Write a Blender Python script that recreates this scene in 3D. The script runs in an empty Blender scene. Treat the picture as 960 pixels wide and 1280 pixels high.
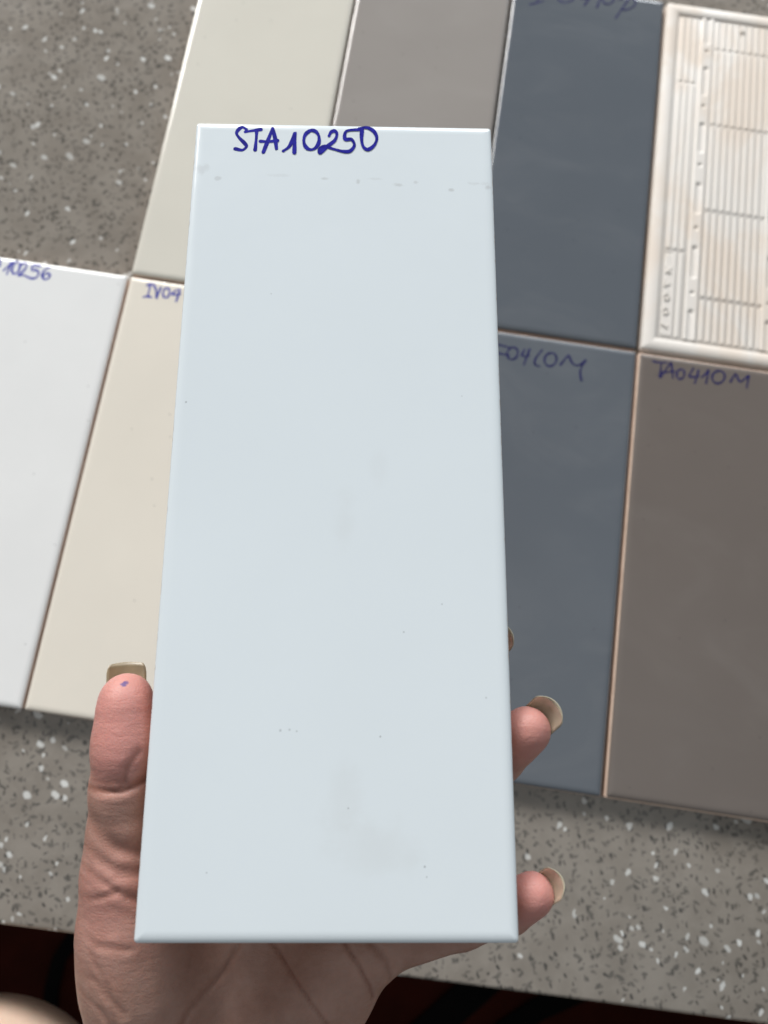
import bpy, bmesh, math, random
import numpy as np
from mathutils import Matrix, Vector

random.seed(7)
rng = np.random.default_rng(11)
scene = bpy.context.scene
C = scene.collection
MM = 0.001
T_TILE = 7.5            # thickness of a tile, mm.  Table frame: x along the rows, y away from the viewer, z = 0 on top of the tiles

# ------------------------------------------------------------------ camera
CAM_POS = Vector((171.740, -204.033, 392.435 + T_TILE)) * MM
RIGHT = Vector((0.988978, 0.145810, 0.025721))
DOWN = Vector((0.147946, -0.966316, -0.210583))
FWD = Vector((-0.005851, 0.212067, -0.977238))
cam = bpy.data.cameras.new('camera')
cam.sensor_fit = 'VERTICAL'
cam.sensor_height = 24.0
cam.lens = 907.86 / 1280 * 24.0
cam.clip_start = 0.01
cam.clip_end = 50
cam.dof.use_dof = True
cam.dof.focus_distance = 0.229
cam.dof.aperture_fstop = cam.lens / 2.7
cam.dof.aperture_blades = 0
camo = bpy.data.objects.new('camera', cam)
C.objects.link(camo)
m = Matrix.Identity(4)
for i in range(3):
    m[i][0] = RIGHT[i]; m[i][1] = -DOWN[i]; m[i][2] = -FWD[i]; m[i][3] = CAM_POS[i]
camo.matrix_world = m
scene.camera = camo

# ------------------------------------------------------------------ light
world = bpy.data.worlds.new('World')
scene.world = world
world.use_nodes = True
bg = world.node_tree.nodes['Background']
bg.inputs['Color'].default_value = (0.88, 0.95, 1.0, 1)
bg.inputs['Strength'].default_value = 0.19

def area_light(name, loc, target, sx, sy, power, col):
    l = bpy.data.lights.new(name, 'AREA')
    l.shape = 'RECTANGLE'; l.size = sx; l.size_y = sy
    l.energy = power; l.color = col
    o = bpy.data.objects.new(name, l)
    C.objects.link(o)
    o.location = loc
    o.rotation_euler = (Vector(target) - Vector(loc)).to_track_quat('-Z', 'Y').to_euler()
    return o
area_light('window_light', (-2.9, 4.5, 2.45), (0.2, -0.1, 0.0), 3.0, 1.6, 385, (1.0, 0.975, 0.94))
area_light('doorway_light', (0.9, 5.3, 2.4), (0.2, -0.1, 0.0), 3.0, 1.6, 175, (0.93, 0.97, 1.0))
area_light('overhead_fill', (0.2, -0.42, 2.0), (0.2, -0.40, 0.0), 2.2, 1.3, 3.6, (0.95, 1.0, 0.99))  # added fill with no known source, brightens the lower tile faces from above

vs = scene.view_settings
vs.view_transform = 'Standard'
vs.look = 'None'
vs.exposure = 0.17
vs.gamma = 1.0
vs.use_curve_mapping = False
scene.cycles.use_denoising = True

# ------------------------------------------------------------------ node helpers
class NT:
    def __init__(self, name):
        self.mat = bpy.data.materials.new(name)
        self.mat.use_nodes = True
        self.t = self.mat.node_tree
        self.b = self.t.nodes['Principled BSDF']
    def n(self, typ, **kw):
        nd = self.t.nodes.new(typ)
        for k, v in kw.items():
            setattr(nd, k, v)
        return nd
    def put(self, sock, v):
        if isinstance(v, bpy.types.NodeSocket):
            self.t.links.new(v, sock)
        else:
            if isinstance(v, (tuple, list)) and len(v) == 3 and sock.type == 'RGBA':
                v = (*v, 1)
            sock.default_value = v
    def coord(self):
        return self.n('ShaderNodeTexCoord').outputs['Object']
    def mapping(self, vec, scale=(1, 1, 1), rot=(0, 0, 0), loc=(0, 0, 0)):
        nd = self.n('ShaderNodeMapping')
        self.put(nd.inputs['Vector'], vec)
        nd.inputs['Scale'].default_value = scale
        nd.inputs['Rotation'].default_value = rot
        nd.inputs['Location'].default_value = loc
        return nd.outputs['Vector']
    def noise(self, vec, scale, detail=2, rough=0.5, dist=0.0):
        nd = self.n('ShaderNodeTexNoise')
        self.put(nd.inputs['Vector'], vec)
        nd.inputs['Scale'].default_value = scale
        nd.inputs['Detail'].default_value = detail
        nd.inputs['Roughness'].default_value = rough
        nd.inputs['Distortion'].default_value = dist
        return nd.outputs['Fac'], nd.outputs['Color']
    def math(self, op, a, b=0.0, c=0.0, clamp=False):
        nd = self.n('ShaderNodeMath', operation=op, use_clamp=clamp)
        self.put(nd.inputs[0], a); self.put(nd.inputs[1], b); self.put(nd.inputs[2], c)
        return nd.outputs[0]
    def ramp(self, v, a, b, lo=0.0, hi=1.0):
        nd = self.n('ShaderNodeMapRange', interpolation_type='SMOOTHSTEP')
        self.put(nd.inputs[0], v)
        nd.inputs[1].default_value = a; nd.inputs[2].default_value = b
        nd.inputs[3].default_value = lo; nd.inputs[4].default_value = hi
        return nd.outputs[0]
    def mix(self, f, a, b):
        nd = self.n('ShaderNodeMix', data_type='RGBA')
        self.put(nd.inputs[0], f); self.put(nd.inputs[6], a); self.put(nd.inputs[7], b)
        return nd.outputs[2]
    def bump(self, h, strength, dist=0.001, prev=None):
        nd = self.n('ShaderNodeBump')
        self.put(nd.inputs['Height'], h)
        nd.inputs['Strength'].default_value = strength
        nd.inputs['Distance'].default_value = dist
        if prev is not None:
            self.t.links.new(prev, nd.inputs['Normal'])
        return nd.outputs['Normal']
    def vadd(self, a, b, scale):
        s = self.n('ShaderNodeVectorMath', operation='SCALE')
        sub = self.n('ShaderNodeVectorMath', operation='SUBTRACT')
        self.put(sub.inputs[0], b); sub.inputs[1].default_value = (0.5, 0.5, 0.5)
        self.put(s.inputs[0], sub.outputs[0]); s.inputs['Scale'].default_value = scale
        ad = self.n('ShaderNodeVectorMath', operation='ADD')
        self.put(ad.inputs[0], a); self.put(ad.inputs[1], s.outputs[0])
        return ad.outputs[0]
    def set(self, **kw):
        for k, v in kw.items():
            self.put(self.b.inputs[k.replace('_', ' ')], v)
        return self.mat

def srgb(r, g, b):
    f = lambda c: (c / 255 / 12.92) if c / 255 <= 0.04045 else ((c / 255 + 0.055) / 1.055) ** 2.4
    return (f(r), f(g), f(b))

# ------------------------------------------------------------------ materials
def mat_terrazzo():
    t = NT('terrazzo')
    co = t.coord()
    _, wc = t.noise(co, 420, 2)
    w = t.vadd(co, wc, 0.0022)
    nf, _ = t.noise(co, 55, 4, 0.6)
    nf2, _ = t.noise(co, 9, 2)
    base = t.mix(t.ramp(nf, 0.35, 0.65), (0.220, 0.192, 0.163), (0.272, 0.242, 0.209))
    base = t.mix(t.ramp(nf2, 0.3, 0.7, 0, 0.35), base, (0.252, 0.228, 0.199))
    gf, _ = t.noise(co, 1300, 2, 0.6)
    base = t.mix(t.ramp(gf, 0.52, 0.75, 0, 0.22), base, (0.13, 0.12, 0.105))
    def flecks(col, scale, rot, stretch, gate, size, off, colr):
        v = t.n('ShaderNodeTexVoronoi', voronoi_dimensions='2D', feature='F1', distance='EUCLIDEAN')
        mp = t.mapping(w, (scale, scale * stretch, 1), (0, 0, 0), (off, off * 1.7, 0))
        rr = t.mapping(mp, (1, 1, 1))
        # rotate first, then stretch
        r0 = t.mapping(w, (1, 1, 1), (0, 0, rot))
        mp = t.mapping(r0, (scale, scale * stretch, 1), (0, 0, 0), (off, off * 1.7, 0))
        t.put(v.inputs['Vector'], mp)
        v.inputs['Scale'].default_value = 1
        v.inputs['Randomness'].default_value = 1
        sep = t.n('ShaderNodeSeparateColor')
        t.put(sep.inputs[0], v.outputs['Color'])
        g = t.math('GREATER_THAN', sep.outputs[0], gate)
        rad = t.math('MULTIPLY_ADD', sep.outputs[1], size * 0.6, size * 0.5)
        d = t.math('SUBTRACT', rad, v.outputs['Distance'])
        mask = t.math('MULTIPLY', t.ramp(d, 0.0, 0.10), g)
        shade = t.math('MULTIPLY_ADD', sep.outputs[2], 0.5, 0.5)
        return t.mix(t.math('MULTIPLY', mask, shade), col, colr)
    dark = (0.074, 0.067, 0.059)
    c = base
    for i, (rot, sc, st, gate, size) in enumerate([(0.3, 130, 2.2, 0.70, 0.30), (1.35, 145, 2.5, 0.70, 0.30), (2.3, 115, 1.9, 0.76, 0.29),
                                              (0.9, 200, 1.6, 0.72, 0.32), (2.75, 165, 2.4, 0.70, 0.32)]):
        c = flecks(c, sc, rot, st, gate, size, 3.1 * i + 1.3, dark if i % 2 else (0.108, 0.098, 0.086))
    for i, (rot, sc, st, gate, size) in enumerate([(0.5, 85, 1.5, 0.90, 0.27), (2.0, 95, 1.8, 0.91, 0.25), (1.1, 170, 1.3, 0.94, 0.30)]):
        c = flecks(c, sc, rot, st, gate, size, 5.7 * i + 9.3, (0.66, 0.66, 0.64))
    sm, _ = t.noise(t.mapping(co, (1, 4, 1), (0, 0, 0.5)), 14, 3)
    rgh = t.ramp(sm, 0.3, 0.7, 0.09, 0.15)
    return t.set(Base_Color=c, Roughness=rgh, Normal=t.bump(gf, 0.03, 0.0003))

def mat_glaze(name, col, rough=0.10, smear=0.03, bump=0.06, matte=False, dust=0.0):
    t = NT(name)
    co = t.coord()
    oi = t.n('ShaderNodeObjectInfo').outputs['Random']
    sh = t.n('ShaderNodeCombineXYZ')
    t.put(sh.inputs[0], oi); t.put(sh.inputs[1], oi)
    ad = t.n('ShaderNodeVectorMath', operation='ADD')
    t.put(ad.inputs[0], co); t.put(ad.inputs[1], sh.outputs[0])
    q = ad.outputs[0]
    n1, _ = t.noise(q, 16, 3, 0.55)
    n2, _ = t.noise(t.mapping(q, (1, 1.8, 1), (0, 0, 0.6)), 11, 5, 0.6, 1.2)
    n3, _ = t.noise(q, 900, 2)
    dk = tuple(c * (1 - smear) for c in col)
    c = t.mix(t.ramp(n1, 0.3, 0.7), col, dk)
    # wiped-on dust film and faint rub marks
    film = t.ramp(n2, 0.45, 0.85, 0, dust)
    c = t.mix(film, c, (0.62, 0.60, 0.58))
    # stray grit
    v = t.n('ShaderNodeTexVoronoi', voronoi_dimensions='2D')
    t.put(v.inputs['Vector'], q); v.inputs['Scale'].default_value = 45
    sep = t.n('ShaderNodeSeparateColor'); t.put(sep.inputs[0], v.outputs['Color'])
    g = t.math('MULTIPLY', t.math('GREATER_THAN', sep.outputs[0], 0.72), t.ramp(v.outputs['Distance'], 0.012, 0.028, 1, 0))
    c = t.mix(t.math('MULTIPLY', g, 0.55), c, tuple(x * 0.35 for x in col))
    rr = t.ramp(n2, 0.30, 0.80, rough, rough + (0.04 if not matte else 0.04))
    nb = t.bump(n1, bump, 0.004)
    nb = t.bump(n3, 0.015, 0.0002, nb)
    return t.set(Base_Color=c, Roughness=rr, Normal=nb, IOR=1.5)

def mat_held_glaze():
    t = NT('held_white_glaze')
    co = t.coord()          # metres, origin under the middle of the tile
    col = (0.725, 0.782, 0.82)
    n1, _ = t.noise(co, 14, 3)
    n2, _ = t.noise(co, 60, 4, 0.6)
    n3, _ = t.noise(co, 260, 3, 0.6)
    c = t.mix(t.ramp(n1, 0.3, 0.7), col, tuple(x * 0.985 for x in col))
    sep = t.n('ShaderNodeSeparateXYZ'); t.put(sep.inputs[0], co)
    def blob(x, y, rx, ry, amt, colr, c, n=n2, wob=1.3):
        dx = t.math('DIVIDE', t.math('SUBTRACT', sep.outputs[0], x * MM - 0.05), rx * MM)
        dy = t.math('DIVIDE', t.math('SUBTRACT', sep.outputs[1], y * MM - 0.125), ry * MM)
        d = t.math('SQRT', t.math('ADD', t.math('MULTIPLY', dx, dx), t.math('MULTIPLY', dy, dy)))
        d = t.math('ADD', d, t.math('MULTIPLY', t.math('SUBTRACT', n, 0.5), wob * 2))
        return t.mix(t.ramp(d, 0.2, 1.25, amt, 0.0), c, colr)
    grey = (0.55, 0.56, 0.55)
    # greyish finger smears low on the face and beside the middle
    c = blob(62, 24, 12, 9, 0.17, grey, c)
    c = blob(54, 36, 5, 10, 0.14, grey, c)
    c = blob(53, 112, 4, 11, 0.11900000000000001, grey, c)
    c = blob(63, 128, 3, 6, 0.085, grey, c)
    # the row of scuffs under the code
    for x, y, rx, ry, a in [(3, 231.5, 3.4, 2.2, 0.30), (8.5, 228, 1.2, 0.9, 0.45), (29, 229.5, 5, 0.7, 0.18), (44, 228.6, 1.5, 0.6, 0.5), (55, 227.4, 1.0, 1.0, 0.6), (61, 228.8, 3, 0.5, 0.22),
                            (68, 226.6, 1.4, 0.7, 0.5), (74, 227.6, 0.8, 0.6, 0.45), (86, 225, 1.1, 0.7, 0.6), (95, 227.6, 3.0, 0.9, 0.45), (98, 226.2, 1.2, 0.8, 0.5)]:
        c = blob(x, y, rx, ry, a * 0.6, (0.34, 0.33, 0.32), c, n3, 1.5)
    # single specks
    for x, y, r, a in [(3.6, 149, 0.55, 0.9), (36, 53, 0.7, 0.6), (38.5, 53.2, 0.6, 0.5), (40.5, 52.8, 0.5, 0.5), (55, 33, 0.45, 0.7), (63.5, 51.5, 0.5, 0.8), (28, 186, 0.4, 0.6),
                       (75.5, 18.5, 0.5, 0.8), (76, 16, 0.4, 0.7), (70, 80, 0.5, 0.6), (18, 17, 0.4, 0.7), (81, 88, 0.45, 0.6), (88, 152, 0.4, 0.5), (93, 62, 0.5, 0.5)]:
        c = blob(x, y, r * 0.7, r * 0.7, a * 0.6, (0.12, 0.12, 0.13), c, n3, 0.4)
    # bare clay where the glaze is thin along the long edges, and a few nicks
    ax = t.math('ABSOLUTE', sep.outputs[0])
    ed = t.math('ADD', ax, t.math('MULTIPLY', t.math('SUBTRACT', n3, 0.5), 0.0016))
    c = t.mix(t.ramp(ed, 0.04975, 0.0502, 0.0, 0.75), c, (0.46, 0.36, 0.28))
    rr = t.ramp(n2, 0.35, 0.75, 0.16, 0.24)
    return t.set(Base_Color=c, Roughness=rr, Normal=t.bump(n1, 0.05, 0.004), IOR=1.5)

def mat_biscuit(name='biscuit', a=(0.68, 0.52, 0.42), b=(0.56, 0.41, 0.32)):
    t = NT(name)
    co = t.coord()
    n, _ = t.noise(co, 90, 4, 0.6)
    n2, _ = t.noise(co, 900, 3)
    return t.set(Base_Color=t.mix(t.ramp(n, 0.3, 0.7), a, b), Roughness=0.85, Normal=t.bump(n2, 0.3, 0.0003))

def mat_backside():
    t = NT('glaze_washed_biscuit')
    geo = t.n('ShaderNodeNewGeometry')
    co = geo.outputs['Position']
    n, _ = t.noise(t.mapping(co, (1, 0.45, 1)), 26, 4, 0.6, 0.6)
    n2, _ = t.noise(co, 700, 3)
    c = t.mix(t.ramp(n, 0.40, 0.62), (0.77, 0.68, 0.595), (0.80, 0.755, 0.705))
    rr = t.ramp(n, 0.4, 0.62, 0.75, 0.42)
    return t.set(Base_Color=c, Roughness=rr, Normal=t.bump(n2, 0.2, 0.0003))

def mat_ink(name, col):
    t = NT(name)
    n, _ = t.noise(t.coord(), 500, 3)
    c = t.mix(t.ramp(n, 0.3, 0.7), col, tuple(min(1, x * 1.5 + 0.01) for x in col))
    return t.set(Base_Color=c, Roughness=0.5, Specular_IOR_Level=0.06)

def mat_skin(name, ink_spot=None, light=False):
    t = NT(name)
    co = t.coord()
    n, _ = t.noise(co, 120, 4, 0.6)
    n2, _ = t.noise(co, 420, 4, 0.65)
    base = t.mix(t.ramp(n, 0.3, 0.7), (0.350, 0.196, 0.150), (0.420, 0.252, 0.200))
    base = t.mix(t.ramp(n2, 0.4, 0.75, 0, 0.35), base, (0.45, 0.25, 0.195))
    if not light:
        at = t.n('ShaderNodeAttribute', attribute_name='flush')
        base = t.mix(at.outputs['Fac'], base, (0.63, 0.255, 0.232))
        at2 = t.n('ShaderNodeAttribute', attribute_name='crease_shade')
        base = t.mix(at2.outputs['Fac'], base, (0.22, 0.085, 0.055))  # shade of the folds put into the skin colour
    else:
        base = t.mix(0.85, base, (0.78, 0.58, 0.45))  # knee skin made paler, the bright light on it put into the colour
    if ink_spot:
        sep = t.n('ShaderNodeSeparateXYZ'); t.put(sep.inputs[0], co)
        dx = t.math('SUBTRACT', sep.outputs[0], ink_spot[0] * MM)
        dy = t.math('SUBTRACT', sep.outputs[1], ink_spot[1] * MM)
        d = t.math('SQRT', t.math('ADD', t.math('MULTIPLY', dx, dx), t.math('MULTIPLY', dy, dy)))
        n5, _ = t.noise(co, 700, 3)
        d = t.math('ADD', d, t.math('MULTIPLY', t.math('SUBTRACT', n5, 0.5), 0.0028))
        base = t.mix(t.ramp(d, 0.0004, 0.0011, 0.9, 0.0), base, (0.075, 0.045, 0.20))
    # skin relief: small polygonal cells, finer ridges, wrinkles
    v = t.n('ShaderNodeTexVoronoi', feature='DISTANCE_TO_EDGE')
    _, wc = t.noise(co, 300, 2)
    t.put(v.inputs['Vector'], t.vadd(co, wc, 0.0016)); v.inputs['Scale'].default_value = 950
    cells = t.ramp(v.outputs['Distance'], 0.0, 0.16)
    w1, _ = t.noise(t.mapping(co, (1, 2.6, 1), (0, 0, 0.5)), 170, 4, 0.6, 0.5)
    nb = t.bump(cells, 0.16, 0.0003)
    nb = t.bump(w1, 0.28, 0.0009, nb)
    nb = t.bump(n2, 0.20, 0.0005, nb)
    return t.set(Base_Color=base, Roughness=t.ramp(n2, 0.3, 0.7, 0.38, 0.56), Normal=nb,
                 Subsurface_Weight=0.25, Subsurface_Radius=(1.0, 0.35, 0.2), Subsurface_Scale=0.003, Specular_IOR_Level=0.4)

def mat_nail(name, col):
    t = NT(name)
    n, _ = t.noise(t.coord(), 300, 3)
    c = t.mix(t.ramp(n, 0.3, 0.7), col, tuple(x * 0.85 for x in col))
    return t.set(Base_Color=c, Roughness=0.5, Subsurface_Weight=0.3, Subsurface_Radius=(1, .8, .5), Subsurface_Scale=0.001,
                 Transmission_Weight=0.45, Coat_Weight=0.0, Coat_Roughness=0.15)

def mat_plain(name, a, b, scale, rough, spec=0.05):
    t = NT(name)
    n, _ = t.noise(t.coord(), scale, 4, 0.6)
    return t.set(Base_Color=t.mix(t.ramp(n, 0.3, 0.7), a, b), Roughness=rough, Specular_IOR_Level=spec, Normal=t.bump(n, 0.2, 0.002))

M = {}
M['terrazzo'] = mat_terrazzo()
M['held'] = mat_held_glaze()
M['biscuit'] = mat_biscuit()
M['back'] = mat_backside()
M['ink'] = mat_ink('blue_marker_ink', (0.004, 0.004, 0.21))
M['ink_dark'] = mat_ink('blue_marker_ink_on_dark_glaze', (0.016, 0.015, 0.075))
M['ink_pale'] = mat_ink('thin_blue_marker_ink', (0.05, 0.055, 0.30))
M['skin'] = mat_skin('skin', ink_spot=(-8.9, 65.2))
M['skin_leg_lit'] = mat_skin('skin_leg_lit', light=True)
M['nail'] = mat_nail('nail_gel', (0.54, 0.49, 0.37))
M['thumb_nail'] = mat_nail('thumb_nail_gel', (0.42, 0.335, 0.205))
M['floor'] = mat_plain('dark_floor', (0.030, 0.016, 0.012), (0.040, 0.022, 0.016), 8, 0.8)
M['mat_red'] = mat_plain('dark_red_mat', (0.050, 0.010, 0.006), (0.036, 0.008, 0.005), 30, 0.85)
M['band'] = mat_plain('black_band', (0.003, 0.003, 0.003), (0.005, 0.004, 0.004), 30, 0.7)

# ------------------------------------------------------------------ object helpers
def mesh_obj(name, verts, faces, mat, parent=None, smooth=True):
    me = bpy.data.meshes.new(name)
    me.from_pydata(verts, [], faces)
    me.update()
    if smooth:
        me.polygons.foreach_set('use_smooth', [True] * len(me.polygons))
    me.materials.append(mat)
    o = bpy.data.objects.new(name, me)
    C.objects.link(o)
    if parent is not None:
        o.parent = parent
    return o

def empty(name, mat4, label=None, cat=None, group=None):
    o = bpy.data.objects.new(name, None)
    o.empty_display_size = 0.02
    C.objects.link(o)
    o.matrix_world = mat4
    if label: o['label'] = label
    if cat: o['category'] = cat
    if group: o['group'] = group
    return o

def tab(x, y, z=0.0):
    """table frame in mm -> world metres"""
    return Vector((x * MM, y * MM, (z + T_TILE) * MM))

# held tile frame (origin = bottom left corner of the glazed face)
HR = Matrix(((0.990071, -0.140120, -0.011179), (0.140332, 0.989877, 0.021208), (0.008094, -0.022566, 0.999713)))
HM = Matrix.Translation(tab(123.049, -281.406, 184.662)) @ HR.to_4x4()

# ------------------------------------------------------------------ the setting
def build_setting():
    # floor, far below the counter
    fl = mesh_obj('floor', [(-2, -2, -0.46), (2.4, -2, -0.46), (2.4, 1.5, -0.46), (-2, 1.5, -0.46)], [(0, 1, 2, 3)], M['floor'])
    fl['kind'] = 'structure'
    # counter slab with an eased front edge
    def front(x):
        return -353.4 + 0.0200 * (x - 11.6)
    x0, x1, yb, th, r = -900.0, 1300.0, 1000.0, 30.0, 2.0
    prof = [(0.0, -T_TILE - th)]
    prof.append((0.0, -T_TILE - r))
    for k in range(1, 6):
        a = math.pi / 2 * k / 5
        prof.append((r - r * math.cos(a), -T_TILE - r + r * math.sin(a)))
    V, F = [], []
    for x in (x0, x1):
        for dy, z in prof:
            V.append(tab(x, front(x) + dy, z))
        V.append(tab(x, yb, -T_TILE)); V.append(tab(x, yb, -T_TILE - th))
    n = len(prof) + 2
    for i in range(n):
        j = (i + 1) % n
        F.append((i, j, n + j, n + i))
    F.append(tuple(range(n - 1, -1, -1))); F.append(tuple(range(n, 2 * n)))
    bm = bmesh.new()
    vv = [bm.verts.new(v) for v in V]
    for f in F: bm.faces.new([vv[i] for i in f])
    bmesh.ops.recalc_face_normals(bm, faces=bm.faces)
    me = bpy.data.meshes.new('countertop'); bm.to_mesh(me); bm.free()
    me.materials.append(M['terrazzo'])
    o = bpy.data.objects.new('countertop', me); C.objects.link(o)
    o['kind'] = 'structure'
    # dark red mat lying on the floor in front of the counter, with two black bands
    root = empty('floor_mat', Matrix.Translation((0.2, -0.55, -0.46)), 'dark red mat with black bands on the floor below the counter edge', 'mat')
    def slab(name, pts, z0, z1, mat):
        n = len(pts)
        V = [(x, y, z0) for x, y in pts] + [(x, y, z1) for x, y in pts]
        F = [tuple(range(n, 2 * n)), tuple(range(n - 1, -1, -1))] + [(i, (i + 1) % n, n + (i + 1) % n, n + i) for i in range(n)]
        return mesh_obj(name, V, F, mat, root, False)
    slab('field', [(-0.62, -0.35), (0.5, -0.35), (0.5, 0.42), (-0.62, 0.42)], 0.002, 0.010, M['mat_red'])
    def band(name, line, w):
        L, R_ = [], []
        for i, p in enumerate(line):
            a = Vector(line[max(i - 1, 0)]); b = Vector(line[min(i + 1, len(line) - 1)])
            d = (b - a).normalized(); nn = Vector((-d.y, d.x)) * w
            L.append(tuple(Vector(p) + nn)); R_.append(tuple(Vector(p) - nn))
        slab(name, L + R_[::-1], 0.0105, 0.014, M['band'])
    band('band', BAND_A, 0.007)
    band('band', BAND_B, 0.016)
    band('band', BAND_C, 0.011)

BAND_A = [(-0.278, 0.047), (-0.289, 0.030), (-0.299, 0.006), (-0.300, -0.021), (-0.296, -0.046)]
BAND_B = [(0.190, 0.090), (0.143, 0.045), (0.085, -0.015), (0.05, -0.06)]
BAND_C = [(0.275, 0.070), (0.242, 0.050), (0.203, 0.028), (0.170, 0.002), (0.12, -0.05)]
build_setting()

# ------------------------------------------------------------------ tiles
def ring(w, h, inset, rad, z, ox, oy, seg=5):
    """rounded rectangle, counter clockwise"""
    pts = []
    r = max(rad - inset * 0.3, 0.25)
    x0, x1, y0, y1 = inset, w - inset, inset, h - inset
    for cx, cy, a0 in ((x1 - r, y0 + r, -90), (x1 - r, y1 - r, 0), (x0 + r, y1 - r, 90), (x0 + r, y0 + r, 180)):
        for k in range(seg + 1):
            a = math.radians(a0 + 90 * k / seg)
            pts.append(((cx + r * math.cos(a) + ox) * MM, (cy + r * math.sin(a) + oy) * MM, z * MM))
    return pts

def loft(name, rings, mat, parent, cap_top=True, cap_bottom=True):
    V, F = [], []
    n = len(rings[0])
    for r in rings: V += r
    for k in range(len(rings) - 1):
        for i in range(n):
            j = (i + 1) % n
            F.append((k * n + i, k * n + j, (k + 1) * n + j, (k + 1) * n + i))
    if cap_top: F.append(tuple(range((len(rings) - 1) * n, len(rings) * n)))
    if cap_bottom: F.append(tuple(range(n - 1, -1, -1)))
    return mesh_obj(name, V, F, mat, parent)

def glaze_and_body(root, mat, w, h, th=T_TILE, edge=3.4, drop=1.5, lip=0.0):
    """children are in the root's frame: x, y from the middle of the tile, z up from its underside.
    lip: width of bare clay that shows round the glaze"""
    ox, oy = -w / 2, -h / 2
    if lip:
        drop *= 0.7
    prof = [(lip + 0.10, th - drop - 0.9), (lip, th - drop - 0.5), (lip, th - drop)]
    for k in range(1, 9):
        a = k / 8
        prof.append((lip + edge * (1 - math.cos(a * math.pi / 2)) ** 1.15, th - drop * (1 - math.sin(a * math.pi / 2))))
    prof.append((lip + edge + 0.3, th)); prof.append((lip + edge + 0.7, th))
    loft('glaze', [ring(w, h, i, 1.0, z, ox, oy) for i, z in prof], mat, root, True, True)
    body = [(1.0, 0.0), (0.5, 0.35), (0.28, 1.2), (0.28, th - drop - 0.85)]
    if lip:
        body = [(1.0, 0.0), (0.5, 0.35), (0.12, 1.2), (0.05, th - drop - 1.0), (0.25, th - drop - 0.3), (lip * 0.5, th - drop - 0.05), (lip + 0.3, th - drop - 0.1)]
    loft('body', [ring(w, h, i, 1.0, z, ox, oy) for i, z in body], M['biscuit'], root, True, True)

def catmull(P, per=6):
    P = [Vector((*p, 0)) for p in P]
    if len(P) == 2:
        return [P[0].lerp(P[1], k / per) for k in range(per + 1)]
    out = []
    for i in range(len(P) - 1):
        p0 = P[i - 1] if i else P[0] * 2 - P[1]
        p1, p2 = P[i], P[i + 1]
        p3 = P[i + 2] if i + 2 < len(P) else P[-1] * 2 - P[-2]
        for k in range(per):
            s = k / per
            out.append(0.5 * ((2 * p1) + (p2 - p0) * s + (2 * p0 - 5 * p1 + 4 * p2 - p3) * s * s + (3 * p1 - p0 - 3 * p2 + p3) * s ** 3))
    out.append(P[-1])
    return out

def writing(root, strokes, ox, oy, zt, width, mat, name='handwritten_code'):
    """marker strokes as thin ribbons of ink on the glaze; ox, oy move the stroke frame to the root's frame (mm)"""
    V, F = [], []
    zz = 0.02
    for st in strokes:
        pl = catmull(st)
        n = len(pl)
        base = len(V)
        ph = random.uniform(0, 6)
        rows = []
        for i, p in enumerate(pl):
            d = (pl[min(i + 1, n - 1)] - pl[max(i - 1, 0)])
            d = d.normalized() if d.length > 1e-6 else Vector((1, 0, 0))
            nn = Vector((-d.y, d.x, 0))
            w = width * (0.5 + 0.10 * math.sin(ph + i * 0.35))
            rows.append((p, d, nn, w))
        ext = []
        p, d, nn, w = rows[0]
        for a in (-80, -50, -20):
            c_, s_ = math.cos(math.radians(a)), math.sin(math.radians(a))
            ext.append((p + d * w * s_, nn * w * c_))
        for p, d, nn, w in rows: ext.append((p, nn * w))
        p, d, nn, w = rows[-1]
        for a in (20, 50, 80):
            c_, s_ = math.cos(math.radians(a)), math.sin(math.radians(a))
            ext.append((p + d * w * s_, nn * w * c_))
        for i, (p, o_) in enumerate(ext):
            z = zt + zz + 0.03 * i / len(ext)
            V.append(((p.x + o_.x + ox) * MM, (p.y + o_.y + oy) * MM, z * MM))
            V.append(((p.x - o_.x + ox) * MM, (p.y - o_.y + oy) * MM, z * MM))
            if i: F.append((base + 2 * i - 2, base + 2 * i - 1, base + 2 * i + 1, base + 2 * i))
        zz += 0.012
    return mesh_obj(name, V, F, mat, root)

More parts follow.
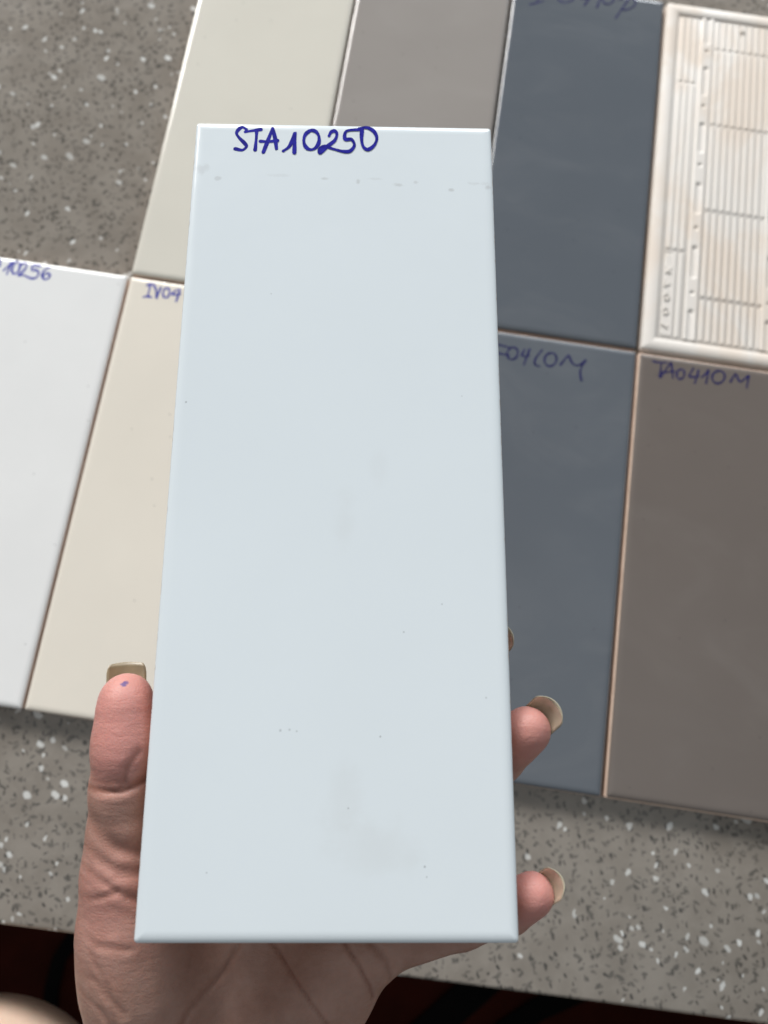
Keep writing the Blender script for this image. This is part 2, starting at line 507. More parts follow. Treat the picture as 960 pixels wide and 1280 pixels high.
INK = {
    'held': [
        [(17.14, 247.17), (15.92, 247.98), (14.77, 247.4), (13.92, 245.65), (14.78, 243.94), (16.63, 241.92), (17.47, 240.43), (16.19, 239.03), (13.84, 239.46)],
        [(16.83, 246.2), (19.04, 246.66), (21.96, 247.21)],
        [(20.62, 246.83), (20.61, 243.37), (20.45, 239.12)],
        [(25.94, 247.77), (24.5, 242.76), (23.23, 238.28)],
        [(25.94, 247.77), (26.92, 243.85), (27.55, 239.74)],
        [(22.05, 242.58), (24.81, 242.5), (27.72, 242.97)],
        [(29.81, 238.89), (31.62, 240.5), (32.81, 243.28), (33.59, 246.27), (33.55, 242.26), (33.57, 238.29)],
        [(38.36, 246.99), (37.12, 245.66), (36.57, 243.56), (36.91, 241.42), (38.01, 239.96), (39.5, 239.68), (40.87, 240.68), (41.66, 242.61), (41.59, 244.82), (40.68, 246.56), (39.24, 247.22), (37.78, 246.56)],
        [(44.99, 245.12), (45.66, 246.65), (46.83, 247.1), (47.63, 245.86), (46.91, 243.36), (44.5, 240.97), (42.22, 238.19), (41.9, 239.55), (43.62, 240.95), (46.28, 240.11), (49.7, 239.15), (52.16, 239.34), (53.59, 241.63), (52.55, 243.89), (50.43, 243.98), (50.85, 247.11), (55.27, 247.9)],
        [(55.09, 248.24), (57.63, 248.71), (60.01, 247.3), (61.09, 244.55), (60.23, 241.77), (58.13, 240.01), (56.53, 241.21), (55.97, 244.1), (56.04, 247.56)],
    ],
    'a10256': [
        [(-78.12, -3.58), (-76.59, -2.78), (-75.58, -4.54), (-75.56, -6.73), (-77.09, -7.52)],
        [(-72.4, -9.33), (-70.66, -6.47), (-68.99, -3.3), (-69.5, -7.11), (-70.01, -11.45)],
        [(-67.86, -3.83), (-66.22, -2.46), (-64.31, -3.52), (-63.65, -6.7), (-64.4, -9.55), (-66.15, -10.49), (-67.66, -8.45), (-67.69, -5.44), (-66.97, -3.41)],
        [(-63.84, -4.98), (-62.13, -2.89), (-60.1, -3.66), (-60.76, -7.32), (-63.17, -11.09), (-60.22, -10.4), (-56.73, -11.46), (-53.74, -11.52), (-52.04, -9.45), (-52.29, -7.03), (-54.39, -6.01), (-56.23, -6.58), (-56.24, -3.57), (-51.9, -3.03)],
        [(-46.8, -3.13), (-48.94, -4.96), (-49.78, -8.54), (-47.94, -10.96), (-45.69, -10.05), (-45.25, -7.8), (-47.21, -6.92), (-48.94, -8.94)],
    ],
    'iv04': [
        [(11.71, -5.13), (13.53, -3.92), (15.24, -3.79)],
        [(13.59, -4.21), (13.65, -8.61), (13.64, -12.4)],
        [(11.13, -12.96), (13.22, -12.09), (15.81, -12.2)],
        [(15.24, -3.79), (17.51, -7.23), (18.89, -12.68), (19.36, -8.45), (20.04, -5.15)],
        [(22.83, -5.24), (22.07, -6.46), (21.9, -8.24), (22.38, -9.97), (23.34, -11.06), (24.45, -11.14), (25.34, -10.18), (25.71, -8.51), (25.41, -6.7), (24.56, -5.37), (23.45, -4.97), (22.45, -5.66)],
        [(29.7, -4.87), (28.33, -6.61), (27.17, -8.32), (30.06, -8.23), (32.08, -7.3)],
        [(31.2, -4.4), (30.94, -8.47), (30.61, -12.53)],
    ],
    'slate_m': [
        [(218.71, -9.89), (221.86, -9.9), (227.04, -10.51)],
        [(219.31, -15.13), (222.46, -15.22), (227.59, -15.5)],
        [(228.33, -10.43), (226.88, -12), (226.3, -14.23), (226.77, -16.36), (228.14, -17.66), (229.93, -17.69), (231.54, -16.44), (232.41, -14.34), (232.25, -12.09), (231.1, -10.48), (229.37, -10.06), (227.64, -10.97)],
        [(236.23, -10.32), (235.36, -12.57), (234.92, -14.33), (236.91, -14.61), (238.94, -13.69)],
        [(239.01, -9.87), (237.76, -15.15), (236.7, -19.94)],
        [(246.33, -9.13), (244.04, -12.88), (242.64, -16.9), (243.65, -19.09), (245.8, -19.42)],
        [(250.64, -10.36), (248.99, -12.08), (248.31, -14.5), (248.81, -16.82), (250.33, -18.22), (252.35, -18.24), (254.17, -16.88), (255.17, -14.58), (255.02, -12.14), (253.76, -10.4), (251.81, -9.95), (249.86, -10.95)],
        [(257.89, -16.57), (260.25, -12.41), (262.14, -10), (263.69, -13.13), (266, -15.28), (269.1, -14.79), (272.32, -11.33), (270.33, -15.44), (269.77, -19.72), (270.88, -24.3)],
    ],
    'taupe_m': [
        [(312, -5.72), (315.74, -5.86), (319.88, -5.2)],
        [(316.87, -5.8), (316.81, -10.05), (316.32, -14.71)],
        [(316.91, -15.1), (319.93, -9.56), (322.46, -4.91), (323.32, -9.62), (324.3, -14.41)],
        [(317.82, -11.82), (321.16, -11.05), (325.15, -9.94)],
        [(327.87, -8.34), (326.78, -9.6), (326.27, -11.4), (326.53, -13.14), (327.46, -14.22), (328.74, -14.27), (329.94, -13.28), (330.65, -11.58), (330.62, -9.75), (329.86, -8.42), (328.63, -8.05), (327.36, -8.77)],
        [(335.78, -6.43), (334.37, -9.44), (333.6, -11.74), (336.42, -11.77), (339.39, -10.58)],
        [(338.76, -7.17), (338.09, -11.51), (336.96, -15.53)],
        [(340.9, -11.3), (343.03, -8.91), (344.79, -5.97), (344.32, -9.92), (343.66, -14.48)],
        [(349.59, -5.91), (347.77, -7.57), (346.94, -9.89), (347.36, -12.08), (348.89, -13.4), (351.02, -13.38), (353, -12.05), (354.17, -9.85), (354.13, -7.53), (352.87, -5.89), (350.85, -5.5), (348.74, -6.48)],
        [(357.8, -11.4), (359.13, -8.41), (360.6, -5.89), (361.84, -8.35), (363.51, -10.49), (365.9, -8.31), (368.28, -5.88), (367.96, -9.19), (367.46, -13.59)],
    ],
    'slate_p': [
        [(214.27, 231.79), (218.64, 233.94), (222.73, 236.06)],
        [(218.64, 233.94), (219.17, 239.96), (220.95, 243.77)],
        [(235.2, 245.36), (232.66, 243.47), (231.61, 240.98), (232.4, 238.74), (234.76, 237.52), (237.87, 237.73), (240.68, 239.3), (242.24, 241.69), (241.99, 244.1), (240.03, 245.68), (237.02, 245.91), (234, 244.69)],
        [(247.33, 246.68), (246.25, 242.64), (251.98, 242.95)],
        [(253.09, 246.82), (252.04, 242.26), (249.6, 237.3)],
        [(260.8, 249.4), (259.41, 243.56), (257.95, 237.04)],
        [(263.56, 248.96), (261.8, 247.21), (261.06, 244.77), (261.58, 242.49), (263.18, 241.13), (265.32, 241.16), (267.26, 242.58), (268.34, 244.89), (268.2, 247.32), (266.87, 249.02), (264.81, 249.41), (262.73, 248.36)],
        [(278.88, 248.74), (274.56, 239.26), (270.92, 230.83)],
        [(271.9, 245.76), (277.41, 249.18), (282.14, 247.56), (282.47, 243.08), (278.16, 239.2), (273.94, 238.11)],
    ],
}


U, Vp = 100.9, 251.2      # pitch of the laid-out tiles
TW, TH = 99.3, 249.5
def lay(u, v, mat, label, ink=None, ink_mat=None, group='glazed tiles laid in two rows on the counter', lip=0.0, width=1.1):
    cx, cy = (u + 0.5) * U, (v + 0.5) * Vp
    rot = Matrix.Rotation(math.radians(random.uniform(-0.10, 0.10)), 4, 'Z')
    jx, jy = random.uniform(-.15, .15), random.uniform(-.2, .2)
    root = empty('ceramic_tile', Matrix.Translation(tab(cx + jx, cy + jy, -T_TILE + 0.03)) @ rot, label, 'tile', group)
    glaze_and_body(root, mat, TW, TH, lip=lip)
    if ink:
        writing(root, INK[ink], -cx, -cy, T_TILE, width, ink_mat)
    return root

G = dict(
    white=mat_glaze('white_glaze', (0.83, 0.83, 0.825), 0.10),
    ivory=mat_glaze('ivory_glaze', (0.81, 0.755, 0.665), 0.13),
    cream=mat_glaze('cream_glaze', (0.695, 0.665, 0.59), 0.12),
    greige=mat_glaze('warm_grey_glaze', (0.325, 0.298, 0.278), 0.12, dust=0.04),
    slate=mat_glaze('slate_glaze', (0.114, 0.129, 0.150), 0.10, dust=0.04),
    slate_m=mat_glaze('slate_satin_glaze', (0.116, 0.131, 0.152), 0.30, matte=True, dust=0.05),
    taupe=mat_glaze('taupe_satin_glaze', (0.155, 0.131, 0.117), 0.30, matte=True, dust=0.04),
)
lay(-1, -1, G['white'], 'white glazed tile lying on the counter at the left, marked 10256', 'a10256', M['ink_pale'], width=1.2)
lay(0, -1, G['ivory'], 'ivory glazed tile behind the thumb, its code beginning IV04', 'iv04', M['ink_pale'], lip=0.4)
lay(1, -1, G['greige'], 'warm grey tile hidden under the held tile, between ivory and slate tiles')
lay(2, -1, G['slate_m'], 'satin slate blue tile in the near row, marked 0410M', 'slate_m', M['ink_dark'], lip=0.5)
lay(3, -1, G['taupe'], 'satin taupe brown tile below the upturned tile, marked TA0410M', 'taupe_m', M['ink_dark'], lip=1.0)
lay(0, 0, G['cream'], 'cream glazed tile in the far row beside the bare counter')
lay(1, 0, G['greige'], 'warm grey glossy tile in the far row between cream and slate tiles')
lay(2, 0, G['slate'], 'glossy slate blue tile in the far row with code cut off by the picture top', 'slate_p', M['ink_dark'])

# the tile that lies face down and shows its ribbed back
def box_bar(w, l, h, ease):
    """bar along y with eased top edges, foot at z = 0; 8-sided section"""
    sec = [(-w / 2, 0), (w / 2, 0), (w / 2, h * 0.55), (w / 2 - ease, h), (-w / 2 + ease, h), (-w / 2, h * 0.55)]
    V, F = [], []
    for y, s in ((-l / 2, 1.0), (-l / 2 + 0.5, 1.0), (l / 2 - 0.5, 1.0), (l / 2, 1.0)):
        low = abs(y) > l / 2 - 0.1
        for x, z in sec:
            V.append((x * MM, y * MM, (z * (0.45 if low else 1)) * MM))
    n = len(sec)
    for k in range(3):
        for i in range(n):
            j = (i + 1) % n
            F.append((k * n + i, k * n + j, (k + 1) * n + j, (k + 1) * n + i))
    F.append(tuple(range(n - 1, -1, -1))); F.append(tuple(range(3 * n, 4 * n)))
    return V, F

def ribbed_tile():
    cx, cy = 3.5 * U, 0.5 * Vp
    root = empty('ceramic_tile', Matrix.Translation(tab(cx + 0.4, cy, -T_TILE + 0.03)),
                 'upturned tile showing its ribbed off-white clay back, in the far row at right', 'tile', 'glazed tiles laid in two rows on the counter')
    w, h = TW, TH
    ox, oy = -w / 2, -h / 2
    zf = T_TILE - 1.15
    prof = [(2.0, 0.0), (0.6, 0.4), (0.0, 1.6), (0.15, 4.5), (0.5, zf - 0.3), (1.0, zf)]
    loft('body', [ring(w, h, i, 1.5, z, ox, oy) for i, z in prof], M['back'], root)
    # rim: a frame standing proud round the edge
    def frame(name, out_in, wid, z0, z1):
        a = [ring(w, h, out_in, 1.5, z0, ox, oy), ring(w, h, out_in + 0.15, 1.5, z1 - 0.5, ox, oy), ring(w, h, out_in + 0.7, 1.5, z1, ox, oy),
             ring(w, h, out_in + wid - 1.6, 2.5, z1 - 0.05, ox, oy), ring(w, h, out_in + wid - 0.4, 2.5, z1 - 0.7, ox, oy), ring(w, h, out_in + wid, 2.5, z0, ox, oy)]
        V, F = [], []
        n = len(a[0])
        for r in a: V += r
        for k in range(len(a)):
            k2 = (k + 1) % len(a)
            for i in range(n):
                j = (i + 1) % n
                F.append((k * n + i, k * n + j, k2 * n + j, k2 * n + i))
        mesh_obj(name, V, F, M['back'], root)
    frame('rim', 0.55, 8.4, zf - 0.2, T_TILE)
    shared = {}
    def rib(x, ya, yb, wd=2.9, hh=0.6):
        key = (round(yb - ya, 2), wd, hh)
        if key not in shared:
            V, F = box_bar(wd, yb - ya, hh, 0.55)
            o = mesh_obj('rib', V, F, M['back'], root, False)
            shared[key] = o.data
        else:
            o = bpy.data.objects.new('rib', shared[key]); C.objects.link(o); o.parent = root
        o.location = ((x + ox) * MM, ((ya + yb) / 2 + oy) * MM, (zf - 0.15) * MM)
    gap = 1.3
    main_cuts = [9.6, 38.6, 98.2, 159.8, 217.2, 241.2]
    for k in range(9):
        x = 35.2 + k * 4.3
        for a, b in zip(main_cuts[:-1], main_cuts[1:]):
            rib(x, a + gap, b - gap)
    side_cuts = [9.6, 67.8, 188.8, 241.2]
    for k in range(3):
        for a, b in zip(side_cuts[:-1], side_cuts[1:]):
            if k == 0 and a == 9.6: continue        # that place carries the moulded number
            rib(12.6 + k * 4.1, a + gap, b - gap)
        for a, b in zip(side_cuts[:-1], side_cuts[1:]):
            rib(82.4 + k * 3.6, a + gap, b - gap)
    # raised strips with slots and round dimples
    def strip(xc):
        w2 = 3.9
        ya, yb = 10.4, 241.0
        nx, ny = 16, 420
        V, F = [], []
        for j in range(ny + 1):
            y = ya + (yb - ya) * j / ny
            for i in range(nx + 1):
                x = -w2 + 2 * w2 * i / nx
                z = 0.9
                e = w2 - abs(x)
                if e < 0.6: z -= (0.6 - e) * 0.6
                for y0 in (215, 173, 129.8, 85.1, 41.1):
                    r = math.hypot(x, y - y0)
                    z -= 0.75 * max(0, min(1, (1.5 - r) / 0.7))
                for y0 in (241, 201.3, 159.0, 115.3, 71.2, 28.4):
                    d = math.hypot(x, max(0, y - y0, (y0 - 18.5) - y))
                    z -= 0.6 * max(0, min(1, (2.1 - d) / 0.9))
                    r = math.hypot(x, y - y0)
                    z -= 0.6 * max(0, min(1, (1.3 - r) / 0.6))
                V.append(((xc + x + ox) * MM, (y + oy) * MM, (zf - 0.1 + max(z, 0.05)) * MM))
        for j in range(ny):
            for i in range(nx):
                a = j * (nx + 1) + i
                F.append((a, a + 1, a + nx + 2, a + nx + 1))
        # skirts
        nb = len(V)
        border = [i for i in range(nx + 1)] + [j * (nx + 1) + nx for j in range(1, ny + 1)] + [ny * (nx + 1) + i for i in range(nx - 1, -1, -1)] + [j * (nx + 1) for j in range(ny - 1, 0, -1)]
        for b in border:
            V.append((V[b][0], V[b][1], (zf - 0.3) * MM))
        for k in range(len(border)):
            k2 = (k + 1) % len(border)
            F.append((border[k2], border[k], nb + k, nb + k2))
        mesh_obj('slotted_strip', V, F, M['back'], root)
    strip(28.4); strip(74.6)
    # pin mark at the top of the middle field
    loft('pin_mark', [[((51.2 + r * math.cos(a) + ox) * MM, (234.6 + r * math.sin(a) + oy) * MM, (zf + z) * MM) for a in [k * math.pi / 6 for k in range(12)]]
                      for r, z in ((1.7, 0.2), (1.6, 0.95), (1.0, 1.0), (0.7, 0.4))], M['back'], root)
    # moulded number running up the left side
    gl = {'1': [[(0, .25), (1, .5)], [(1, .5), (0, .5)]], '0': [[(0, .5), (.3, .9), (.8, .8), (1, .5), (.7, .1), (.2, .2), (0, .5)]],
          '7': [[(1, .9), (1, .1), (0, .55)]], 'K': [[(0, .15), (1, .15)], [(.5, .2), (1, .85)], [(.5, .2), (0, .85)]]}
    pad = [ring(4.6, 54, i, 1.0, z, 11.0 + ox, 11.0 + oy) for i, z in ((0, zf - 0.2), (0.1, zf + 0.25), (0.4, zf + 0.4), (0.6, zf + 0.4))]
    pd = loft('number_pad', pad, M['back'], root)
    V, F = [], []
    yb = 15.0
    for ch in '1007K':
        for st in gl[ch]:
            for p, q in zip(st[:-1], st[1:]):
                P = Vector((11.7 + (1 - p[0]) * 3.2, yb + p[1] * 5.2, 0)); Q = Vector((11.7 + (1 - q[0]) * 3.2, yb + q[1] * 5.2, 0))
                d = (Q - P).normalized(); nn = Vector((-d.y, d.x, 0)) * 0.42
                b = len(V)
                for z, s in ((zf + 0.3, 1.25), (zf + 0.95, 0.8)):
                    for c_ in (P + nn * s - d * .3, P - nn * s - d * .3, Q - nn * s + d * .3, Q + nn * s + d * .3):
                        V.append(((c_.x + ox) * MM, (c_.y + oy) * MM, z * MM))
                F += [(b + 4, b + 5, b + 6, b + 7)] + [(b + i, b + (i + 1) % 4, b + 4 + (i + 1) % 4, b + 4 + i) for i in range(4)]
        yb += 9.2
    mesh_obj('moulded_number', V, F, M['back'], root, False)
    return root
ribbed_tile()

# the tile in the hand
held = empty('ceramic_tile', HM @ Matrix.Translation(Vector((50, 125, -T_TILE)) * MM),
             'glossy white tile held up in the hand, marked STA10250', 'tile')
glaze_and_body(held, M['held'], 100, 250, T_TILE, edge=3.0, drop=1.3)
writing(held, INK['held'], -50, -125, T_TILE, 1.2, M['ink'])


# ------------------------------------------------------------------ bodies: signed distance fields turned into one continuous mesh
class Field:
    def __init__(self, xs, ys, zs):
        self.ax = [np.asarray(a, dtype=np.float32) for a in (xs, ys, zs)]
        self.d = np.full([len(a) for a in self.ax], 60.0, dtype=np.float32)
    def sub(self, lo, hi):
        return tuple(slice(int(np.searchsorted(a, l)), int(np.searchsorted(a, h))) for a, l, h in zip(self.ax, lo, hi))
    def grids(self, sl):
        return np.meshgrid(*[a[s] for a, s in zip(self.ax, sl)], indexing='ij', sparse=True)

def smin(a, b, k):
    if k <= 0: return np.minimum(a, b)
    h = np.maximum(k - np.abs(a - b), 0) / k
    return np.minimum(a, b) - h * h * (k * 0.25)

def cone_d(g, a, b, ra, rb, sc=(1, 1, 1)):
    a = np.array(a, float); b = np.array(b, float)
    ba = b - a
    L = max((ba * ba).sum(), 1e-9)
    px, py, pz = g[0] - a[0], g[1] - a[1], g[2] - a[2]
    t = np.clip((px * ba[0] + py * ba[1] + pz * ba[2]) / L, 0, 1)
    dx, dy, dz = (px - t * ba[0]) / sc[0], (py - t * ba[1]) / sc[1], (pz - t * ba[2]) / sc[2]
    return (np.sqrt(dx * dx + dy * dy + dz * dz) - (ra + t * (rb - ra))).astype(np.float32)

def add_chain(F, pts, k_in, k_out, margin=12):
    """pts: (x, y, z, r) list -> round cones melted together, then melted into F"""
    P = np.array([p[:4] for p in pts], float)
    r = P[:, 3].max() + margin
    sl = F.sub(P[:, :3].min(0) - r, P[:, :3].max(0) + r)
    g = F.grids(sl)
    acc = None
    for p, q in zip(pts[:-1], pts[1:]):
        d = cone_d(g, p[:3], q[:3], p[3], q[3])
        acc = d if acc is None else smin(acc, d, k_in)
    F.d[sl] = smin(F.d[sl], acc, k_out)

def line_dist2(g, line):
    best = None
    for p, q in zip(line[:-1], line[1:]):
        bx, by = q[0] - p[0], q[1] - p[1]
        L = bx * bx + by * by
        px, py = g[0] - p[0], g[1] - p[1]
        t = np.clip((px * bx + py * by) / L, 0, 1)
        d = np.sqrt((px - t * bx) ** 2 + (py - t * by) ** 2)
        best = d if best is None else np.minimum(best, d)
    return best

def surface_nets(F):
    d = F.d
    X, Y, Z = F.ax
    s = d < 0
    nx, ny, nz = d.shape
    cnt = np.zeros((nx - 1, ny - 1, nz - 1), dtype=np.int8)
    for i in (0, 1):
        for j in (0, 1):
            for k in (0, 1):
                cnt += s[i:nx - 1 + i, j:ny - 1 + j, k:nz - 1 + k]
    act = np.argwhere((cnt > 0) & (cnt < 8))
    idx = np.full(cnt.shape, -1, dtype=np.int32)
    idx[act[:, 0], act[:, 1], act[:, 2]] = np.arange(len(act))
    acc = np.zeros((len(act), 3)); num = np.zeros(len(act))
    cor = [(i, j, k) for i in (0, 1) for j in (0, 1) for k in (0, 1)]
    val, pos = {}, {}
    for c in cor:
        ii = act + np.array(c)
        val[c] = d[ii[:, 0], ii[:, 1], ii[:, 2]].astype(float)
        pos[c] = np.stack([X[ii[:, 0]], Y[ii[:, 1]], Z[ii[:, 2]]], 1).astype(float)
    for a in cor:
        for ax in range(3):
            if a[ax] == 1: continue
            b = list(a); b[ax] = 1; b = tuple(b)
            cr = (val[a] < 0) != (val[b] < 0)
            t = np.where(cr, val[a] / np.where(cr, val[a] - val[b], 1), 0)
            p = pos[a] + (pos[b] - pos[a]) * t[:, None]
            acc += p * cr[:, None]; num += cr
    verts = acc / num[:, None]
    quads = []
    for ax in range(3):
        sl0 = [slice(None)] * 3; sl1 = [slice(None)] * 3
        sl0[ax] = slice(0, -1); sl1[ax] = slice(1, None)
        ch = s[tuple(sl0)] != s[tuple(sl1)]
        e = np.argwhere(ch)
        o1, o2 = (ax + 1) % 3, (ax + 2) % 3
        lim = [nx - 1, ny - 1, nz - 1]
        ok = (e[:, o1] > 0) & (e[:, o2] > 0) & (e[:, o1] < lim[o1]) & (e[:, o2] < lim[o2])
        e = e[ok]
        q = []
        for da, db in ((0, 0), (-1, 0), (-1, -1), (0, -1)):
            c = e.copy(); c[:, o1] += da; c[:, o2] += db
            q.append(idx[c[:, 0], c[:, 1], c[:, 2]])
        q = np.stack(q, 1)
        inside = s[e[:, 0], e[:, 1], e[:, 2]]
        q[~inside] = q[~inside][:, ::-1]
        quads.append(q)
    quads = np.concatenate(quads)
    return verts, quads[(quads >= 0).all(1)]

def np_mesh(name, verts, quads, mat, parent=None):
    me = bpy.data.meshes.new(name)
    nv, nq = len(verts), len(quads)
    me.vertices.add(nv); me.vertices.foreach_set('co', (verts * MM).astype(np.float32).ravel())
    me.loops.add(nq * 4); me.loops.foreach_set('vertex_index', quads.astype(np.int32).ravel())
    me.polygons.add(nq)
    me.polygons.foreach_set('loop_start', np.arange(0, nq * 4, 4, dtype=np.int32))
    me.polygons.foreach_set('loop_total', np.full(nq, 4, dtype=np.int32))
    me.polygons.foreach_set('use_smooth', np.ones(nq, dtype=bool))
    me.update(calc_edges=True); me.validate()
    me.materials.append(mat)
    o = bpy.data.objects.new(name, me)
    C.objects.link(o)
    if parent is not None: o.parent = parent
    return o

def unit(v):
    v = np.array(v, float); return v / np.linalg.norm(v)

FINGERS = {   # held-tile frame, mm: x to the right, y up the tile, z towards the eye; (x, y, z, radius) from the palm to the tip
    'index':  [(26, 14, -36, 9.5), (32, 26, -35, 9.4), (50, 59, -34, 8.3), (60, 80, -26, 7.5), (65, 93, -17.5, 6.3)],
    'middle': [(38, 8, -37, 9.6), (46, 18, -36, 9.4), (71, 49, -33, 8.4), (87.0, 65.5, -25, 7.5), (94.4, 74.5, -16.5, 6.4)],
    'ring':   [(48, -2, -35, 9.4), (56, 5, -33.5, 9.2), (83, 29, -30, 8.2), (99.5, 44.5, -21, 7.5), (106.4, 52.8, -10.5, 6.7)],
    'pinky':  [(52, -13, -30, 9.0), (60, -9.5, -28.5, 8.6), (88, -2.0, -26.5, 7.4), (100.8, 3.2, -19.5, 6.6), (106.2, 9.3, -10.5, 5.7)],
}
THUMB = [(-9.0, 13, -18.5, 11.0), (-9.3, 24, -15.8, 9.9), (-9.2, 36, -12.2, 9.2), (-9.0, 49, -9.6, 8.8), (-9.9, 60.8, -9.4, 7.5)]
CREASES = [   # (polyline in x, y; depth; half width; lowest z, dark red tint for the shade in the fold)
    ([(-17.6, 37.6), (-10.7, 36.7), (-6.7, 36.7), (-3.3, 38.3), (0.5, 41.1)], 0.85, 0.85, -14, 0.75),
    ([(-16.2, 39.6), (-10.7, 38.9), (-6.0, 39.2)], 0.30, 0.7, -14, 0.35),
    ([(-6.8, 37.7), (-5.5, 42.8), (-3.0, 47.0)], 0.45, 0.8, -14, 0.4),
    ([(-18.2, 30.4), (-12.5, 24.6), (-7.8, 21.6), (-1.0, 20.2)], 1.15, 2.2, -26, 0.30),
    ([(-18.8, 23.0), (-11.8, 18.3), (-7.2, 15.7), (-0.8, 15.1)], 0.85, 1.7, -28, 0.28),
    ([(-19.7, 17.5), (-12.1, 13.8), (-5.2, 9.8), (0.8, 7.0)], 0.5, 1.0, -26, 0.25),
    ([(-21.1, 8.8), (-14.1, 8.6), (-7.4, 10.4)], 0.45, 0.8, -26, 0.3),
    ([(-20, 1), (-12, -3), (-3, -4)], 0.35, 0.8, -26, 0.2),
    ([(-22, -9), (-12, -12), (-4, -20)], 0.35, 0.9, -26, 0.2),
    ([(-19, -15), (-10, -20), (-4, -29)], 0.35, 0.8, -28, 0.2),
    ([(-14, -5), (-8, -14), (-6, -24)], 0.3, 0.8, -26, 0.15),
    ([(28, -2), (30.1, -6.1), (35.8, -11.5), (42.7, -17.9), (49.5, -25.7), (53, -31)], 0.55, 0.55, -38, 0.55),
    ([(50, -1), (53.9, -5.5), (58.0, -10.5), (61.2, -16.8), (62, -21)], 0.7, 0.55, -36, 0.6),
    ([(34, 8), (24.5, -6.1), (19.5, -14.8), (11.4, -22.3), (7.4, -31), (5, -45)], 0.5, 0.7, -38, 0.35),
    ([(56, 2), (60, -4), (66, -10), (67, -16)], 0.5, 0.8, -36, 0.35),
    ([(99, -6), (98, 2), (95, 9)], 0.4, 0.7, -30, 0.2),
]

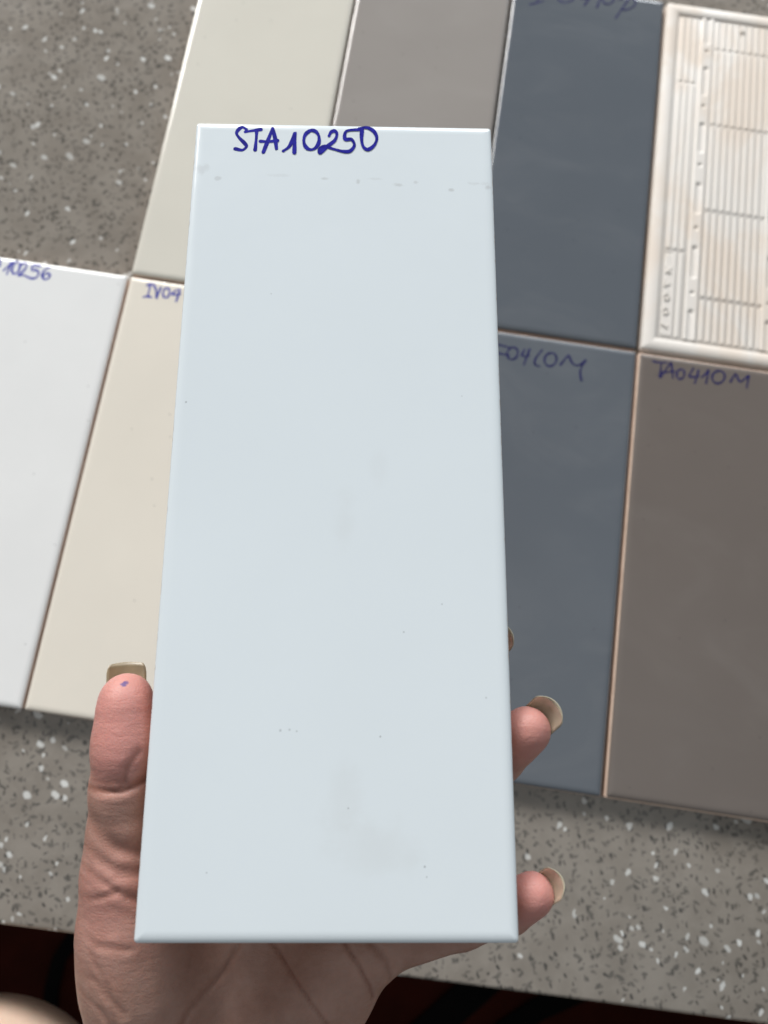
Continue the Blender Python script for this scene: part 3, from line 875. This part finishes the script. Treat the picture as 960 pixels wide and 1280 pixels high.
def build_person():
    root = empty('person', HM.copy(), 'person holding up the white tile in a left hand with long beige nails', 'person')
    xs = np.arange(-52, 122, 0.72)
    ys = np.concatenate([np.arange(-235, -60, 2.6), np.arange(-60, 106, 0.72)])
    zs = np.arange(-100, 4, 0.72)
    F = Field(xs, ys, zs)
    # palm: metacarpal rays from the wrist, ball of the thumb, heel of the hand
    w = (4, -66, -43)
    rays = {'index': (30, 24, -36.5, 9.6), 'middle': (44, 16, -37.5, 9.4), 'ring': (54, 3, -35, 9.2), 'pinky': (58, -10, -30.5, 8.6)}
    for i, (k, p) in enumerate(rays.items()):
        add_chain(F, [(w[0] - 9 + 6 * i, w[1], w[2], 14), (0.45 * w[0] + .55 * p[0] - 6 + 4 * i, .45 * w[1] + .55 * p[1], .45 * w[2] + .55 * p[2] - 2.0, 12.5), p], 6, 9)
    add_chain(F, [(-9.2, 13, -18.5, 10.4), (-7.0, -2, -23.5, 13.8), (-4.2, -15, -28.5, 16.4), (-1.0, -36, -35, 17.2), (-2, -64, -43, 14)], 8, 9)
    add_chain(F, [(16, -62, -43, 13.5), (34, -40, -37, 14.5), (48.5, -21, -32.5, 11.6), (57, -11, -30, 9.0)], 8, 9)
    add_chain(F, [(-6, 6, -27, 8.0), (12, 14, -33, 7.0), (28, 20, -37, 8.0)], 6, 10)
    # forearm
    add_chain(F, [(-7, -62, -43, 14.0), (-10, -85, -46, 14.5), (-16, -150, -54, 20), (-20, -228, -62, 24)], 8, 10, 16)
    add_chain(F, [(14, -62, -43, 13.0), (15, -85, -46, 14.0), (16, -150, -54, 20), (16, -228, -62, 24)], 8, 12, 16)
    # fingers: each one its own chain, kept apart from its neighbours
    G2 = Field(xs, ys, zs)
    for k, ch in FINGERS.items():
        add_chain(G2, ch, 2.2, 0.8)
        tip, prev = np.array(ch[-1][:3]), np.array(ch[-2][:3])
        a = unit(tip - prev)
        # soft pulp on the palm side of the last joint
        side = unit(np.cross(a, np.cross((-0.25, 0.1, 1.0), a)))
        pulp = tip - a * 4.0 + side * 1.1
        add_chain(G2, [(*(pulp - a * 2.5), ch[-1][3] * 0.93), (*(pulp + a * 2.5), ch[-1][3] * 0.88)], 1, 2.5)
    F.d = smin(F.d, G2.d, 6.0)
    del G2
    # thumb
    add_chain(F, THUMB, 2.5, 6.0)
    tt = np.array(THUMB[-1][:3])
    add_chain(F, [(-8.8, 46, -7.9, 7.9), (-9.6, 57.5, -7.4, 7.0)], 1, 3)
    # creases and folds
    for line, depth, wd, zlo, red in CREASES:
        xs_, ys_ = [p[0] for p in line], [p[1] for p in line]
        sl = F.sub((min(xs_) - 6, min(ys_) - 6, zlo), (max(xs_) + 6, max(ys_) + 6, 4))
        g = F.grids(sl)
        dd = line_dist2(g, line)
        add = depth * np.exp(-(dd / wd) ** 2) - 0.22 * depth * np.exp(-((dd - 2.3 * wd) / (1.3 * wd)) ** 2)
        # folds die out towards the back of the thumb
        F.d[sl] += (add * np.clip((g[0] + 17.5) / 8.0, 0.0, 1.0)).astype(np.float32)
    # the skin gives way where it bears on the tile
    g = np.meshgrid(*F.ax, indexing='ij', sparse=True)
    qx = np.abs(g[0] - 50) - 50.12; qy = np.abs(g[1] - 125) - 125.12; qz = np.abs(g[2] + T_TILE / 2) - (T_TILE / 2 + 0.1)
    box = np.maximum(np.maximum(qx, qy), qz)
    F.d = np.maximum(F.d, -box.astype(np.float32))
    verts, quads = surface_nets(F)
    arm = np_mesh('arm', verts, quads, M['skin'], root)
    # natural flush of the finger ends, skin lines tinted dark red for the shade in them
    fl = np.zeros(len(verts)); cr = np.zeros(len(verts))
    for k, ch in list(FINGERS.items()) + [('thumb', THUMB)]:
        tip = np.array(ch[-1][:3]); prev = np.array(ch[-2][:3])
        a = unit(tip - prev)
        rr = 9.5 if k != 'thumb' else 13
        c = tip if k != 'thumb' else tip - a * 2
        dd = np.linalg.norm(verts - c, axis=1)
        fl += 0.95 * np.exp(-(dd / rr) ** 2)
        if k == 'thumb':
            fl += 0.5 * np.exp(-(np.linalg.norm(verts - np.array([-9, 45, -3]), axis=1) / 9) ** 2)
    fl += 0.35 * np.exp(-(np.linalg.norm(verts - np.array([-10, 8, -10]), axis=1) / 16) ** 2)
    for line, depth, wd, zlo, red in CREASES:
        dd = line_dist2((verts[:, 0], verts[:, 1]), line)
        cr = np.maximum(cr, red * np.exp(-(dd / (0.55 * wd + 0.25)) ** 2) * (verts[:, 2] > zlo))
    for nm, a in (('flush', np.clip(fl, 0, 0.95)), ('crease_shade', np.clip(cr, 0, 0.8))):
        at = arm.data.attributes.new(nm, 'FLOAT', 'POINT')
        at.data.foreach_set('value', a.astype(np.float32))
    # nails
    def nail(tip, r, a, n, width, back, ext, mat, square=0.25, arch=0.85):
        a = unit(a); n = np.array(n, float); n = unit(n - a * (n @ a)); s = np.cross(a, n)
        NU, NV = 14, 10
        top, bot = [], []
        for i in range(NU + 1):
            u = i / NU
            along = -back + (back + r + ext) * u
            lift = r * 0.80 - 0.9 * max(0, u - 0.55) ** 2 * 4 - 0.5 * (1 - u) ** 2
            wv = width * (0.90 + 0.10 * math.sin(min(u, .7) / .7 * math.pi / 2))
            # rounded free edge
            if u > 0.84: wv *= 1 - square * ((u - 0.84) / 0.16) ** 2.2
            for j in range(NV + 1):
                v = -1 + 2 * j / NV
                th = v * arch
                al = along - (0.9 if u > 0.7 else 0.3) * v * v * (u if u > 0.5 else 0.5)
                p = tip + a * al + s * (wv * math.sin(th) / math.sin(arch)) + n * (lift - wv * (1 - math.cos(th)) / math.sin(arch) * 0.95)
                top.append(p + n * 0.19); bot.append(p - n * 0.19)
        V = [tuple(p * MM) for p in top + bot]
        N = len(top); W = NV + 1
        Fq = []
        for i in range(NU):
            for j in range(NV):
                b = i * W + j
                Fq.append((b, b + W, b + W + 1, b + 1)); Fq.append((N + b, N + b + 1, N + b + W + 1, N + b + W))
        edge = [j for j in range(W)] + [i * W + NV for i in range(1, NU + 1)] + [NU * W + j for j in range(NV - 1, -1, -1)] + [i * W for i in range(NU - 1, 0, -1)]
        for k in range(len(edge)):
            e, f = edge[k], edge[(k + 1) % len(edge)]
            Fq.append((e, f, N + f, N + e))
        mesh_obj('fingernail', V, Fq, mat, arm)
    for k, n, width, ext, back in (('index', (0.2, 0.4, -0.9), 5.2, 5.0, 6), ('middle', (0.62, 0.35, -0.7), 5.2, 4.6, 6), ('ring', (0.62, 0.36, -0.7), 5.3, 4.3, 5), ('pinky', (0.80, 0.02, -0.6), 4.4, 3.6, 5)):
        ch = FINGERS[k]
        tip = np.array(ch[-1][:3]); prev = np.array(ch[-2][:3])
        nail(tip, ch[-1][3], tip - prev, n, width, back, ext, M['nail'])
    nail(np.array(THUMB[-1][:3]), 7.5, (-0.12, 1.0, -0.12), (-0.30, 0.0, -0.95), 5.6, 7, 4.3, M['thumb_nail'], 0.14, 0.7)
    # two bare knees beside the counter edge, in table coordinates
    for kx, ky, kz, dx in LEGS:
        K = Field(np.arange(kx - 190, kx + 190, 4.0), np.arange(ky - 440, ky + 110, 4.0), np.arange(-455, 80, 4.0))
        add_chain(K, [(kx - 10 * dx, ky - 320, kz - 60, 84), (kx, ky - 60, kz - 4, 78), (kx, ky, kz, 74)], 30, 10, 30)
        add_chain(K, [(kx, ky - 10, kz - 12, 64), (kx - 30 * dx, ky - 60, kz - 110, 50), (kx - 75 * dx, ky - 110, kz - 230, 42), (kx - 105 * dx, ky - 140, kz - 330, 34)], 30, 24, 30)
        v2, q2 = surface_nets(K)
        leg = np_mesh('leg', v2, q2, M['skin_leg_lit'], root)
        leg.matrix_parent_inverse = HM.inverted()
        leg.matrix_world = Matrix.Translation((0, 0, T_TILE * MM))
    return root

LEGS = [(10, -472, -26, 1), (486, -424, -52, -1)]
build_person()
